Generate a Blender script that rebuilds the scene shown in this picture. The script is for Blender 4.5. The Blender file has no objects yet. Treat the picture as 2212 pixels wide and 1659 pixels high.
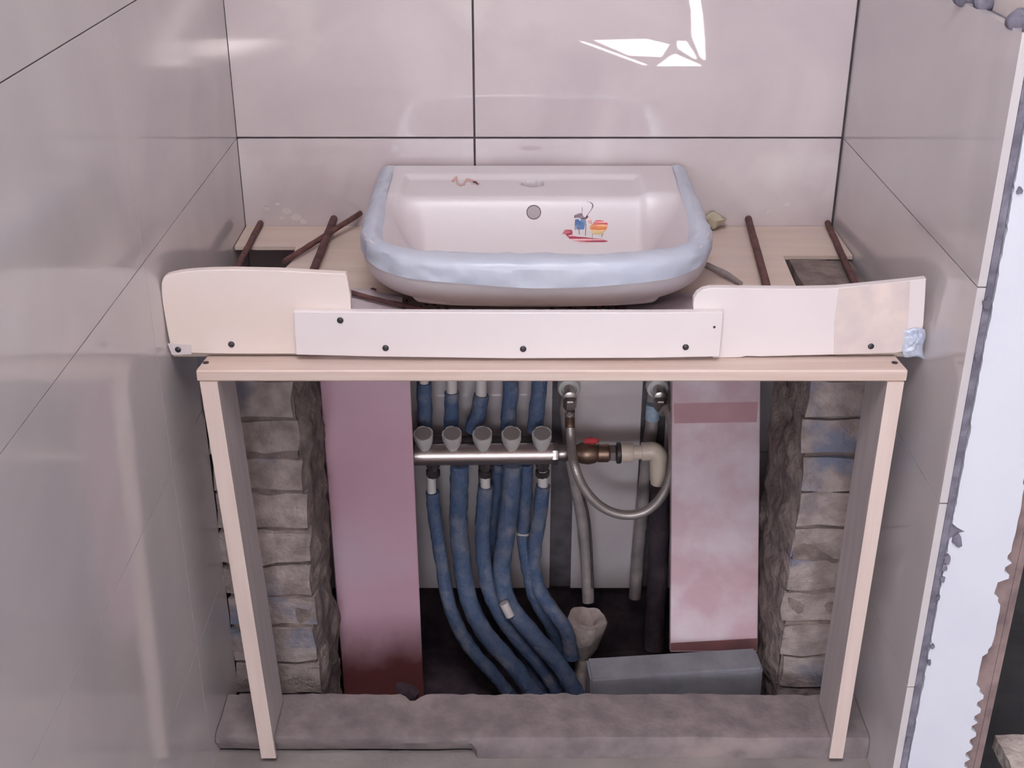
import bpy, bmesh, math, random
from mathutils import Vector, Matrix, noise
from mathutils.geometry import tessellate_polygon

R = random.Random(7)
SC = bpy.context.scene
COL = SC.collection
EYE = 1.345          # height of the camera above the floor; z below is written relative to the eye

# ------------------------------------------------------------------ camera, world, lights
FPX = 2700.0
cam_d = bpy.data.cameras.new('camera')
cam = bpy.data.objects.new('camera', cam_d)
COL.objects.link(cam)
cam.location = (0, 0, EYE)
PITCH = math.atan(1325 / FPX)
cam.rotation_euler = (math.pi / 2 - PITCH, 0, 0)
cam_d.sensor_fit = 'HORIZONTAL'
cam_d.sensor_width = 36
cam_d.lens = 36 * FPX / 2212
cam_d.clip_start = 0.02
SC.camera = cam

SC.view_settings.view_transform = 'Standard'
SC.view_settings.look = 'None'
SC.view_settings.gamma = 1
SC.view_settings.use_curve_mapping = False
SC.view_settings.exposure = 0.0
SC.cycles.use_denoising = True

w = bpy.data.worlds.new('daylight')
SC.world = w
w.use_nodes = True
w.node_tree.nodes['Background'].inputs[0].default_value = (0.80, 0.80, 0.92, 1)
w.node_tree.nodes['Background'].inputs[1].default_value = 1.0

def light(name, kind, loc, rot, energy, color, **kw):
    d = bpy.data.lights.new(name, kind)
    d.energy = energy
    d.color = color
    for k, v in kw.items():
        setattr(d, k, v)
    o = bpy.data.objects.new(name, d)
    o.location = loc
    o.rotation_euler = rot
    COL.objects.link(o)
    return o

# daylight coming in through the wide opening in the rear wall
light('rear_daylight', 'AREA', (-0.6, -5.03, EYE + 0.27), (math.radians(90), 0, 0), 158, (0.85, 0.93, 1.0),
      shape='RECTANGLE', size=2.9, size_y=1.35)
# added fill light below the ceiling, not a lamp of the room
light('ceiling_fill', 'AREA', (-0.12, 0.15, EYE + 1.2), (0, 0, 0), 43, (1.0, 0.97, 1.0),
      shape='DISK', size=1.0)
SUN_DIR = Vector((-0.80, 0.15, -0.58)).normalized()
sun = light('sun', 'SUN', (4, 0, 4), (0, 0, 0), 270, (1.0, 0.98, 0.96), angle=math.radians(0.4))
sun.rotation_euler = SUN_DIR.to_track_quat('-Z', 'Y').to_euler()

# ------------------------------------------------------------------ materials
def lin(c):
    c /= 255.0
    return c / 12.92 if c <= 0.04045 else ((c + 0.055) / 1.055) ** 2.4

def S(r, g, b):
    return (lin(r), lin(g), lin(b), 1.0)

def mat(name, c1, c2=None, scale=8.0, detail=5.0, rough=0.6, metal=0.0, lo=0.35, hi=0.65,
        bump=0.0, bscale=None, spec=0.5, stretch=None, c3=None, s3=2.0, lo3=0.55, hi3=0.7, ior=1.5,
        coat=0.0, dist=0.0, alpha=1.0, trans=0.0, rvar=0.0):
    m = bpy.data.materials.new(name)
    m.use_nodes = True
    nt = m.node_tree
    b = nt.nodes['Principled BSDF']
    b.inputs['Roughness'].default_value = rough
    b.inputs['Metallic'].default_value = metal
    b.inputs['IOR'].default_value = ior
    b.inputs['Specular IOR Level'].default_value = spec
    b.inputs['Coat Weight'].default_value = coat
    b.inputs['Alpha'].default_value = alpha
    b.inputs['Transmission Weight'].default_value = trans
    geo = nt.nodes.new('ShaderNodeNewGeometry')
    mp = nt.nodes.new('ShaderNodeMapping')
    nt.links.new(geo.outputs['Position'], mp.inputs['Vector'])
    if stretch:
        mp.inputs['Scale'].default_value = stretch
    if c2 is None:
        b.inputs['Base Color'].default_value = c1
    else:
        n = nt.nodes.new('ShaderNodeTexNoise')
        n.inputs['Scale'].default_value = scale
        n.inputs['Detail'].default_value = detail
        n.inputs['Distortion'].default_value = dist
        nt.links.new(mp.outputs[0], n.inputs['Vector'])
        mr = nt.nodes.new('ShaderNodeMapRange')
        mr.inputs['From Min'].default_value = lo
        mr.inputs['From Max'].default_value = hi
        nt.links.new(n.outputs['Fac'], mr.inputs['Value'])
        mx = nt.nodes.new('ShaderNodeMix')
        mx.data_type = 'RGBA'
        mx.inputs['A'].default_value = c1
        mx.inputs['B'].default_value = c2
        nt.links.new(mr.outputs[0], mx.inputs['Factor'])
        out = mx.outputs['Result']
        if c3 is not None:
            n3 = nt.nodes.new('ShaderNodeTexNoise')
            n3.inputs['Scale'].default_value = s3
            n3.inputs['Detail'].default_value = 6
            nt.links.new(geo.outputs['Position'], n3.inputs['Vector'])
            mr3 = nt.nodes.new('ShaderNodeMapRange')
            mr3.inputs['From Min'].default_value = lo3
            mr3.inputs['From Max'].default_value = hi3
            nt.links.new(n3.outputs['Fac'], mr3.inputs['Value'])
            mx3 = nt.nodes.new('ShaderNodeMix')
            mx3.data_type = 'RGBA'
            mx3.inputs['B'].default_value = c3
            nt.links.new(out, mx3.inputs['A'])
            nt.links.new(mr3.outputs[0], mx3.inputs['Factor'])
            out = mx3.outputs['Result']
        nt.links.new(out, b.inputs['Base Color'])
    if bump:
        nb = nt.nodes.new('ShaderNodeTexNoise')
        nb.inputs['Scale'].default_value = bscale or scale
        nb.inputs['Detail'].default_value = 6
        nt.links.new(mp.outputs[0], nb.inputs['Vector'])
        bp = nt.nodes.new('ShaderNodeBump')
        bp.inputs['Strength'].default_value = bump
        bp.inputs['Distance'].default_value = 0.01
        nt.links.new(nb.outputs['Fac'], bp.inputs['Height'])
        nt.links.new(bp.outputs[0], b.inputs['Normal'])
    return m

M = {}
M['tile_back'] = mat('tile_back', S(205, 193, 194), S(192, 178, 181), scale=3.5, detail=8, rough=0.008, dist=1.5, ior=1.8,
                     c3=S(216, 206, 205), s3=5.0, lo3=0.56, hi3=0.75)
M['tile_side'] = mat('tile_side', S(204, 197, 198), S(196, 189, 191), scale=3.0, detail=8, rough=0.085, dist=1.5)
M['tile_edge'] = mat('tile_edge', S(196, 188, 184))
M['grout'] = mat('grout', S(96, 88, 92), S(78, 70, 74), scale=40, rough=0.9)
M['grout_dark'] = mat('grout_dark', S(128, 124, 138), S(100, 96, 110), scale=60, rough=0.9, bump=0.5)
M['plaster'] = mat('plaster', S(216, 216, 226), S(208, 208, 220), scale=4, rough=0.75, bump=0.06, bscale=60)
M['room_plaster'] = mat('room_plaster', S(222, 218, 217), S(215, 211, 210), scale=2, rough=0.8)
M['raw_wall'] = mat('raw_wall', S(146, 124, 122), S(116, 98, 98), scale=30, rough=0.95, bump=0.6)
M['cream_plaster'] = mat('cream_plaster', S(224, 212, 208), S(205, 195, 192), scale=12, rough=0.85, bump=0.2)
M['concrete'] = mat('concrete', S(140, 127, 128), S(116, 105, 107), scale=26, detail=8, rough=0.9, bump=0.2, bscale=120,
                    c3=S(165, 146, 142), s3=6)
M['floor'] = mat('floor', S(152, 142, 140), S(130, 121, 120), scale=9, rough=0.75, bump=0.25, bscale=50)
M['dark_floor'] = mat('dark_floor', S(72, 72, 72), S(52, 52, 58), scale=9, rough=0.9, bump=0.3, bscale=50)
M['soil'] = mat('soil', S(88, 74, 78), S(62, 54, 62), scale=18, detail=8, rough=1.0, bump=0.9, bscale=40, spec=0.1)
M['brick'] = mat('brick', S(162, 147, 144), S(126, 112, 110), scale=34, detail=8, rough=0.95, bump=0.5, bscale=120,
                 c3=S(112, 114, 132), s3=9, lo3=0.56, hi3=0.66)
M['mortar'] = mat('mortar', S(134, 120, 114), S(100, 86, 84), scale=30, detail=8, rough=1.0, bump=0.8, bscale=70)
M['ply'] = mat('ply', S(214, 194, 182), S(204, 182, 170), scale=5, rough=0.55, stretch=(1, 9, 1), lo=0.3, hi=0.7,
               c3=S(206, 186, 180), s3=7)
M['board_cream'] = mat('board_cream', S(224, 210, 206), S(222, 204, 196), scale=6, rough=0.5, lo=0.4, hi=0.62)
M['board_white'] = mat('board_white', S(222, 212, 213), S(218, 206, 207), scale=5, rough=0.45)
M['board_dusty'] = mat('board_dusty', S(212, 195, 190), S(200, 184, 184), scale=30, rough=0.7, c3=S(226, 206, 198), s3=12)
M['pine'] = mat('pine', S(208, 188, 178), S(196, 170, 158), scale=4, rough=0.5, stretch=(1.2, 14, 30), lo=0.35, hi=0.7)
M['pine_post'] = mat('pine_post', S(218, 198, 190), S(208, 186, 178), scale=4, rough=0.55, stretch=(16, 16, 1.2), lo=0.35, hi=0.7)
M['pine_edge'] = mat('pine_edge', S(186, 176, 176), S(174, 164, 166), scale=6, rough=0.6, stretch=(10, 10, 1))
M['nail'] = mat('nail', S(70, 66, 70), rough=0.4, metal=0.7)
M['ceramic'] = mat('ceramic', S(209, 199, 202), rough=0.33)
M['film'] = mat('film', S(186, 189, 202), S(178, 182, 198), scale=14, rough=0.35, bump=0.15, bscale=35)
M['hole'] = mat('hole', S(150, 136, 140), rough=0.4)
M['hole_dark'] = mat('hole_dark', S(92, 78, 88), rough=0.5)
M['rust'] = mat('rust', S(112, 74, 70), S(84, 56, 60), scale=60, rough=0.85, bump=0.4, bscale=220)
M['pink_left'] = mat('pink_left', S(212, 172, 187), S(204, 161, 178), scale=5, rough=0.35, detail=7,
                     c3=S(206, 178, 194), s3=4, lo3=0.5, hi3=0.72)
M['pink_right'] = mat('pink_right', S(180, 147, 155), S(172, 136, 145), scale=9, rough=0.4, detail=8,
                      c3=S(192, 172, 179), s3=13, lo3=0.40, hi3=0.66, dist=1.2)
M['pink_band'] = mat('pink_band', S(168, 120, 128), S(160, 112, 120), scale=20, rough=0.5)
M['pink_edge'] = mat('pink_edge', S(190, 134, 138), rough=0.6)
M['red_rust'] = mat('red_rust', S(122, 74, 76), S(100, 66, 68), scale=24, rough=0.7)
M['blue'] = mat('blue', S(70, 90, 124), S(88, 100, 128), scale=70, detail=6, rough=0.75, bump=0.5, bscale=140,
                c3=S(126, 126, 140), s3=26, lo3=0.5, hi3=0.72)
M['white_pipe'] = mat('white_pipe', S(214, 204, 202), rough=0.35)
M['cream_pipe'] = mat('cream_pipe', S(214, 196, 180), S(206, 186, 172), scale=20, rough=0.35)
M['grey_pipe'] = mat('grey_pipe', S(168, 154, 152), S(140, 128, 128), scale=26, rough=0.55, c3=S(118, 106, 106), s3=14)
M['knob'] = mat('knob', S(208, 200, 198), S(198, 190, 188), scale=20, rough=0.4)
M['knob_top'] = mat('knob_top', S(140, 128, 128), rough=0.5)
M['chrome'] = mat('chrome', S(200, 184, 180), rough=0.34, metal=0.9)
M['steel'] = mat('steel', S(172, 162, 160), rough=0.3, metal=0.9)
M['dark_metal'] = mat('dark_metal', S(86, 76, 78), S(64, 56, 58), scale=40, rough=0.5, metal=0.5)
M['brass'] = mat('brass', S(142, 114, 98), S(116, 92, 82), scale=40, rough=0.4, metal=0.8)
M['red'] = mat('red', S(186, 60, 66), rough=0.45)
M['blue_label'] = mat('blue_label', S(182, 190, 202), S(140, 160, 186), scale=90, rough=0.5)
M['grey_block'] = mat('grey_block', S(132, 130, 138), S(116, 114, 122), scale=20, rough=0.7, bump=0.2, bscale=80)
M['lump'] = mat('lump', S(212, 198, 192), S(168, 152, 148), scale=30, rough=0.8, bump=0.5, bscale=60)
M['plastic'] = mat('plastic', S(198, 184, 188), S(182, 168, 174), scale=20, rough=0.3, bump=0.3, bscale=50)
M['tape'] = mat('tape', S(200, 204, 218), S(168, 174, 194), scale=40, rough=0.12, bump=0.3, bscale=60)
M['tape_clear'] = mat('tape_clear', S(206, 194, 196), rough=0.2)
M['yellow'] = mat('yellow', S(196, 186, 164), S(170, 160, 136), scale=40, rough=0.1)
M['print_red'] = mat('print_red', S(178, 52, 72), S(160, 62, 84), scale=120, rough=0.2)
M['print_dark'] = mat('print_dark', S(96, 66, 84), rough=0.2)
M['print_blue'] = mat('print_blue', S(66, 104, 160), S(96, 130, 170), scale=90, rough=0.2)
M['print_orange'] = mat('print_orange', S(214, 110, 60), S(216, 140, 66), scale=60, rough=0.2)
M['print_crimson'] = mat('print_crimson', S(196, 78, 84), rough=0.2)
M['print_skin'] = mat('print_skin', S(206, 160, 158), rough=0.2)
M['print_yellow'] = mat('print_yellow', S(214, 186, 130), rough=0.2)
M['print_pale'] = mat('print_pale', S(202, 160, 154), rough=0.2)

# the left pink board has reddish brown dirt and the kerb's painted shade at its foot (ragged upper edge)
def foot_dirt_shade(m, z0, z1, col):
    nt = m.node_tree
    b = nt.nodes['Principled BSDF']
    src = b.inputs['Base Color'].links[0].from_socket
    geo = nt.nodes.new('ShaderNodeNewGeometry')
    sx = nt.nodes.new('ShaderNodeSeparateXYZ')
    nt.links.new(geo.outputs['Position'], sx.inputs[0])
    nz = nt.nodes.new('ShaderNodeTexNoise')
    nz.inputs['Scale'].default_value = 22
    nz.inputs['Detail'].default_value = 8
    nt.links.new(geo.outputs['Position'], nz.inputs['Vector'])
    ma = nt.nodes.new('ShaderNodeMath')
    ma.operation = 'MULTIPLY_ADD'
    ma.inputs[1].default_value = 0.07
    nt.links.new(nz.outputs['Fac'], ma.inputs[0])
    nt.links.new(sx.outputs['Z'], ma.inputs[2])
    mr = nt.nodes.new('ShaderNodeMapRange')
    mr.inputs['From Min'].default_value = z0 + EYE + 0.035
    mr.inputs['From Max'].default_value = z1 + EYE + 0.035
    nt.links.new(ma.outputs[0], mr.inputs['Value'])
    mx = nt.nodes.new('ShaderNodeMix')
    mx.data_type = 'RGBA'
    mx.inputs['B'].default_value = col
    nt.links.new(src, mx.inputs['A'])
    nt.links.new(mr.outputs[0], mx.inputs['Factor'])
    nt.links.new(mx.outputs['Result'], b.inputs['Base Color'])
foot_dirt_shade(M['pink_left'], -1.39, -1.47, S(116, 68, 68))

# braided steel hose: two crossing waves around the tube
def braid_mat():
    m = mat('braid', S(168, 158, 154), rough=0.45, metal=0.6)
    nt = m.node_tree
    b = nt.nodes['Principled BSDF']
    uv = nt.nodes.new('ShaderNodeUVMap')
    prev = None
    for sgn in (1, -1):
        mp = nt.nodes.new('ShaderNodeMapping')
        mp.inputs['Rotation'].default_value = (0, 0, sgn * math.radians(45))
        mp.inputs['Scale'].default_value = (6, 260, 1)
        mp.vector_type = 'POINT'
        nt.links.new(uv.outputs[0], mp.inputs['Vector'])
        wv = nt.nodes.new('ShaderNodeTexWave')
        wv.inputs['Scale'].default_value = 0.5
        nt.links.new(mp.outputs[0], wv.inputs['Vector'])
        if prev is None:
            prev = wv.outputs['Fac']
        else:
            mx = nt.nodes.new('ShaderNodeMath')
            mx.operation = 'MAXIMUM'
            nt.links.new(prev, mx.inputs[0])
            nt.links.new(wv.outputs['Fac'], mx.inputs[1])
            prev = mx.outputs[0]
    cr = nt.nodes.new('ShaderNodeMix')
    cr.data_type = 'RGBA'
    cr.inputs['A'].default_value = S(110, 100, 98)
    cr.inputs['B'].default_value = S(196, 184, 180)
    nt.links.new(prev, cr.inputs['Factor'])
    nt.links.new(cr.outputs['Result'], b.inputs['Base Color'])
    return m
M['braid'] = braid_mat()

# ------------------------------------------------------------------ builders
ORG = {}

def new_obj(name, verts, faces, m, parent=None, smooth=None, uvs=None, loc=None):
    """verts are (x, y, z-relative-to-eye); the object's origin is put at loc or at the parent's origin"""
    vs = [Vector((v[0], v[1], v[2] + EYE)) for v in verts]
    base = ORG[parent.name] if parent else Vector((0, 0, 0))
    if loc is None:
        if parent:
            o_w = base
        else:
            o_w = Vector((sum(v.x for v in vs) / len(vs), sum(v.y for v in vs) / len(vs), min(v.z for v in vs)))
    else:
        o_w = Vector(loc)
    me = bpy.data.meshes.new(name)
    me.from_pydata([v - o_w for v in vs], [], faces)
    ms = m if isinstance(m, (list, tuple)) else [m]
    for k in ms:
        me.materials.append(M[k])
    if uvs:
        l = me.uv_layers.new(name='UVMap')
        for p in me.polygons:
            for li in p.loop_indices:
                l.data[li].uv = uvs[me.loops[li].vertex_index]
    bm = bmesh.new()
    bm.from_mesh(me)
    bmesh.ops.recalc_face_normals(bm, faces=bm.faces)
    bm.to_mesh(me)
    bm.free()
    if smooth is not None:
        for p in me.polygons:
            p.use_smooth = True
        me.set_sharp_from_angle(angle=math.radians(smooth))
    o = bpy.data.objects.new(name, me)
    COL.objects.link(o)
    o.location = o_w - base
    if parent:
        o.parent = parent
    ORG[o.name] = o_w
    return o

def tag(o, label=None, cat=None, group=None, kind=None):
    if label: o['label'] = label
    if cat: o['category'] = cat
    if group: o['group'] = group
    if kind: o['kind'] = kind
    return o

def thing(name, label, cat, loc, group=None):
    o = bpy.data.objects.new(name, None)
    COL.objects.link(o)
    o.empty_display_size = 0.05
    o.location = (loc[0], loc[1], loc[2] + EYE)
    ORG[o.name] = Vector(o.location)
    return tag(o, label, cat, group)

def from_bm(bm):
    bm.verts.index_update()
    vs = [tuple(v.co) for v in bm.verts]
    fs = [[v.index for v in f.verts] for f in bm.faces]
    bm.free()
    return vs, fs

def box(x0, x1, y0, y1, z0, z1, bev=0.0):
    bm = bmesh.new()
    bmesh.ops.create_cube(bm, size=1)
    for v in bm.verts:
        v.co = Vector(((x0 + x1) / 2 + v.co.x * (x1 - x0), (y0 + y1) / 2 + v.co.y * (y1 - y0), (z0 + z1) / 2 + v.co.z * (z1 - z0)))
    if bev:
        bmesh.ops.bevel(bm, geom=bm.edges[:], offset=bev, segments=1, affect='EDGES')
    return from_bm(bm)

def prism(pts, d0, d1, axis='y', bev=0.0):
    """extrude a 2-D outline (axis y: x,z; axis x: y,z; axis z: x,y) from d0 to d1"""
    def P(p, d):
        if axis == 'y': return (p[0], d, p[1])
        if axis == 'x': return (d, p[0], p[1])
        return (p[0], p[1], d)
    n = len(pts)
    bm = bmesh.new()
    a = [bm.verts.new(P(p, d0)) for p in pts]
    b = [bm.verts.new(P(p, d1)) for p in pts]
    f0 = bm.faces.new(a)
    f1 = bm.faces.new(b[::-1])
    for i in range(n):
        bm.faces.new((a[i], b[i], b[(i + 1) % n], a[(i + 1) % n]))
    bmesh.ops.recalc_face_normals(bm, faces=bm.faces)
    if bev:
        es = set(f0.edges) | set(f1.edges)
        bmesh.ops.bevel(bm, geom=list(es), offset=bev, segments=1, affect='EDGES')
    bmesh.ops.triangulate(bm, faces=[f for f in bm.faces if len(f.verts) > 8])
    return from_bm(bm)

def holed(outer, holes, d0, d1, axis='z'):
    """a slab with holes"""
    def P(p, d):
        if axis == 'y': return (p[0], d, p[1])
        if axis == 'x': return (d, p[0], p[1])
        return (p[0], p[1], d)
    loops = [outer] + holes
    flat = [p for l in loops for p in l]
    tris = tessellate_polygon([[Vector((p[0], p[1], 0)) for p in l] for l in loops])
    n = len(flat)
    vs = [P(p, d0) for p in flat] + [P(p, d1) for p in flat]
    fs = [list(t) for t in tris] + [[i + n for i in t][::-1] for t in tris]
    k = 0
    for l in loops:
        for i in range(len(l)):
            a, b = k + i, k + (i + 1) % len(l)
            fs.append([a, b, b + n, a + n])
        k += len(l)
    return vs, fs

def merge(*parts):
    vs, fs = [], []
    for v, f in parts:
        k = len(vs)
        vs += list(v)
        fs += [[i + k for i in q] for q in f]
    return vs, fs

def spline(pts, sub=8):
    P = [Vector(p) for p in pts]
    out = []
    for i in range(len(P) - 1):
        p0 = P[i - 1] if i else P[0] * 2 - P[1]
        p1, p2 = P[i], P[i + 1]
        p3 = P[i + 2] if i + 2 < len(P) else P[-1] * 2 - P[-2]
        for k in range(sub):
            t = k / sub
            out.append(0.5 * ((2 * p1) + (p2 - p0) * t + (2 * p0 - 5 * p1 + 4 * p2 - p3) * t * t + (3 * p1 - p0 - 3 * p2 + p3) * t ** 3))
    out.append(P[-1])
    return out

def tube(path, rad, n=14, sub=6, wob=0.0, wscale=40, caps=True, inner=None):
    """swept tube; rad a number or a function of 0..1"""
    pts = spline(path, sub) if sub else [Vector(p) for p in path]
    T = []
    for i in range(len(pts)):
        T.append((pts[min(i + 1, len(pts) - 1)] - pts[max(i - 1, 0)]).normalized())
    ref = Vector((0, 1, 0)) if abs(T[0].y) < 0.9 else Vector((1, 0, 0))
    u = (ref - T[0] * ref.dot(T[0])).normalized()
    vs, fs, uv = [], [], []
    length = 0.0
    for i, p in enumerate(pts):
        if i:
            length += (pts[i] - pts[i - 1]).length
            u = (u - T[i] * u.dot(T[i])).normalized()
        v = T[i].cross(u)
        r = rad(i / (len(pts) - 1)) if callable(rad) else rad
        for k in range(n):
            a = 2 * math.pi * k / n
            d = u * math.cos(a) + v * math.sin(a)
            rr = r
            if wob:
                rr += wob * noise.noise((p + d * r) * wscale)
            vs.append(tuple(p + d * rr))
            uv.append((k / n, length))
    for i in range(len(pts) - 1):
        for k in range(n):
            a, b = i * n + k, i * n + (k + 1) % n
            fs.append([a, b, b + n, a + n])
    if caps:
        fs.append([k for k in range(n)][::-1])
        fs.append([(len(pts) - 1) * n + k for k in range(n)])
    return vs, fs, uv

def lathe(prof, base, axis=(0, 0, 1), n=20, wob=0.0, close=True):
    """profile [(r, h)] about an axis through base"""
    A = Vector(axis).normalized()
    ref = Vector((1, 0, 0)) if abs(A.x) < 0.9 else Vector((0, 0, 1))
    u = (ref - A * ref.dot(A)).normalized()
    v = A.cross(u)
    B = Vector(base)
    vs, fs = [], []
    for r, h in prof:
        for k in range(n):
            a = 2 * math.pi * k / n
            p = B + A * h + (u * math.cos(a) + v * math.sin(a)) * r
            if wob:
                p += (u * math.cos(a) + v * math.sin(a)) * wob * noise.noise(p * 45)
            vs.append(tuple(p))
    for i in range(len(prof) - 1):
        for k in range(n):
            a, b = i * n + k, i * n + (k + 1) % n
            fs.append([a, b, b + n, a + n])
    if close:
        fs.append([k for k in range(n)][::-1])
        fs.append([(len(prof) - 1) * n + k for k in range(n)])
    return vs, fs

def lumpy(vf, amp, scale, seed=0.0):
    vs, fs = vf
    out = []
    for v in vs:
        p = Vector(v)
        q = p * scale + Vector((seed, seed * 1.7, seed * .3))
        out.append((p.x + amp * noise.noise(q), p.y + amp * noise.noise(q + Vector((9, 0, 0))), p.z + amp * noise.noise(q + Vector((0, 17, 0)))))
    return out, fs

def gridbox(x0, x1, y0, y1, z0, z1, step):
    """a box whose faces are subdivided, for roughening"""
    bm = bmesh.new()
    bmesh.ops.create_cube(bm, size=1)
    for v in bm.verts:
        v.co = Vector(((x0 + x1) / 2 + v.co.x * (x1 - x0), (y0 + y1) / 2 + v.co.y * (y1 - y0), (z0 + z1) / 2 + v.co.z * (z1 - z0)))
    for ax, (a, b) in enumerate(((x0, x1), (y0, y1), (z0, z1))):
        n = max(1, int((b - a) / step))
        for k in range(1, n):
            co = Vector((0, 0, 0)); co[ax] = a + (b - a) * k / n
            no = Vector((0, 0, 0)); no[ax] = 1
            bmesh.ops.bisect_plane(bm, geom=bm.verts[:] + bm.edges[:] + bm.faces[:], plane_co=co, plane_no=no)
    return from_bm(bm)

# lines of sight, for placing things at a real distance
CP, SP = math.cos(PITCH), math.sin(PITCH)
def ray(x, y):
    u = (x - 1106) / FPX
    v = (829 - y) / FPX
    return (u, CP + v * SP, -SP + v * CP)
def aY(x, y, Y):
    r = ray(x, y)
    t = Y / r[1]
    return (r[0] * t, Y, r[2] * t)

# ------------------------------------------------------------------ the setting
XL, XR, YB = -0.447, 0.538, 2.0
FLOOR = -EYE
Z_ROWS = [0.63, 0.335, 0.045, -0.245, -0.536, -0.828, -1.12, -1.423]

fl = new_obj('floor', *holed([(-2.3, -5.2), (2.3, -5.2), (2.3, 3.2), (0.66, 3.2), (0.66, 2.15), (-0.6, 2.15), (-2.3, 2.15)],
             [[(-0.5, 1.54), (0.56, 1.54), (0.56, 2.1), (-0.5, 2.1)]], FLOOR - 0.05, FLOOR), 'floor')
tag(fl, kind='structure')
o = new_obj('floor', *box(0.668, 2.2, 1.40, 3.1, FLOOR, FLOOR + 0.004), 'dark_floor')
tag(o, kind='structure')
# floor of the pit behind the kerb
gv, gf = gridbox(-0.5, 0.56, 1.53, 2.1, -1.66, -1.60, 0.03)
gv, gf = lumpy((gv, gf), 0.02, 14)
o = new_obj('floor', gv, gf, 'soil', smooth=40)
tag(o, kind='structure')

def slab(name, vf, m):
    return tag(new_obj(name, vf[0], vf[1], m), kind='structure')

wl = slab('wall_left', merge(box(-0.60, XL - 0.0012, -0.35, 2.007, -1.62, 1.25)), 'grout')
wb = slab('wall_back', merge(box(-0.46, 0.56, YB + 0.008, 2.12, -1.423, 1.25)), 'grout')
wb2 = new_obj('substrate', *lumpy(gridbox(-0.46, 0.56, YB + 0.03, 2.13, -1.66, -1.424, 0.04), 0.012, 20), 'soil', parent=wb, smooth=40)
wr = slab('wall_right', merge(box(XR + 0.018, 0.655, 1.353, 2.12, -1.62, 1.25)), 'cream_plaster')
o = new_obj('mortar_bed', *box(XR + 0.010, XR + 0.0179, 1.3445, 2.0, -1.40, -0.249), 'grout_dark', parent=wr)

new_obj('joint_fill', *box(XR + 0.0012, XR + 0.0099, 1.3475, 1.999, -1.34, -0.2495), 'grout', parent=wr)
def tiles(parent, mk, cells, axis, front, thick, gap, skipbev=False):
    """cells: list of (a0, a1, z0, z1); axis 'y' -> faces -Y at y=front, 'x-' faces -X, 'x+' faces +X"""
    for a0, a1, z0, z1 in cells:
        g = gap / 2
        if axis == 'y':
            vf = box(a0 + g, a1 - g, front, front + thick - 0.0002, z0 + g, z1 - g, 0.0006)
        elif axis == 'x+':
            vf = box(front - thick + 0.0002, front, a0 + g, a1 - g, z0 + g, z1 - g)
        else:
            vf = box(front, front + thick - 0.0002, a0 + g, a1 - g, z0 + g, z1 - g)
        new_obj('tile', *vf, mk, parent=parent)

cells = []
for z1, z0 in zip(Z_ROWS[:5], Z_ROWS[1:6]):
    for a, b in ((-0.4484, -0.061), (-0.061, 0.537)):
        cells.append((a, b, z0, z1))
tiles(wb, 'tile_back', cells, 'y', YB, 0.008, 0.0032)
cells = []
for z1, z0 in ((-0.828, -1.12), (-1.12, -1.423)):
    for a, b in ((-0.446, -0.061), (-0.061, 0.073), (0.112, 0.234), (0.277, 0.537)):
        cells.append((a, b, z0, z1))
tiles(wb, 'tile_back', cells, 'y', YB, 0.008, 0.0016)
cells = []
for z1, z0 in zip(Z_ROWS[:5], Z_ROWS[1:6]):
    for a, b in ((1.428, 1.998), (0.828, 1.428), (0.228, 0.828), (-0.35, 0.228)):
        cells.append((a, b, z0, z1))
for z1, z0 in ((-0.828, -1.12), (-1.12, FLOOR)):
    for a, b in ((1.428, 1.612), (0.828, 1.428), (0.228, 0.828), (-0.35, 0.228)):
        cells.append((a, b, z0, z1))
tiles(wl, 'tile_side', cells, 'x+', XL, 0.008, 0.0015)
cells = [(1.345, 1.998, -0.536, -0.247), (1.345, 1.998, -0.828, -0.536), (1.345, 1.62, -1.12, -0.828), (1.345, 1.62, FLOOR, -1.12)]
tiles(wr, 'tile_side', cells, 'x-', XR, 0.010, 0.0017)

# end face of the right wall: skim plaster with ragged edges over raw masonry
zs = [FLOOR + 0.075 + i * 0.006 for i in range(int((1.25 - FLOOR - 0.08) / 0.006))]
left = [(XR + 0.0190 + 0.003 * abs(noise.noise(Vector((0.3, z * 24, 0)))) + 0.0022 * abs(noise.noise(Vector((5.3, z * 130, 0)))) + (0.018 * math.exp(-((z + 0.868) / 0.006) ** 2)), z) for z in zs]
right = []
for z in zs:
    tooth = 0.0035 if (int((z + 3) / 0.011) % 2) else -0.0035
    if -1.05 < z < -0.98 or -0.90 < z < -0.80: tooth = 0.0
    if -1.12 < z < -1.06 or -0.97 < z < -0.945: tooth = -0.010
    right.append((0.640 + tooth + 0.002 * noise.noise(Vector((1.3, z * 40, 0))), z))
vf = prism(left + right[::-1], 1.343, 1.3528)
new_obj('skim_plaster', *vf, 'plaster', parent=wr)
rb = [(0.655, FLOOR), (0.655, 1.25), (0.668, 1.25)] + [(0.664 + 0.003 * noise.noise(Vector((z * 20, 3, 1))), z) for z in [1.2 - i * 0.03 for i in range(85)] if z > FLOOR] + [(0.664, FLOOR)]
new_obj('raw_edge', *box(0.622, 0.6550, 1.3529, 1.3600, FLOOR, 1.25), 'raw_wall', parent=wr)
new_obj('mortar_pocket', *box(XR + 0.0185, XR + 0.050, 1.3450, 1.3528, -0.886, -0.850), 'grout_dark', parent=wr)
new_obj('raw_edge', *box(0.6552, 0.664, 1.352, 2.1, FLOOR, 1.25), 'raw_wall', parent=wr)
new_obj('raw_patch', *box(0.575, 0.64, 1.3455, 1.3528, FLOOR, FLOOR + 0.0745), 'raw_wall', parent=wr)
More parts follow.
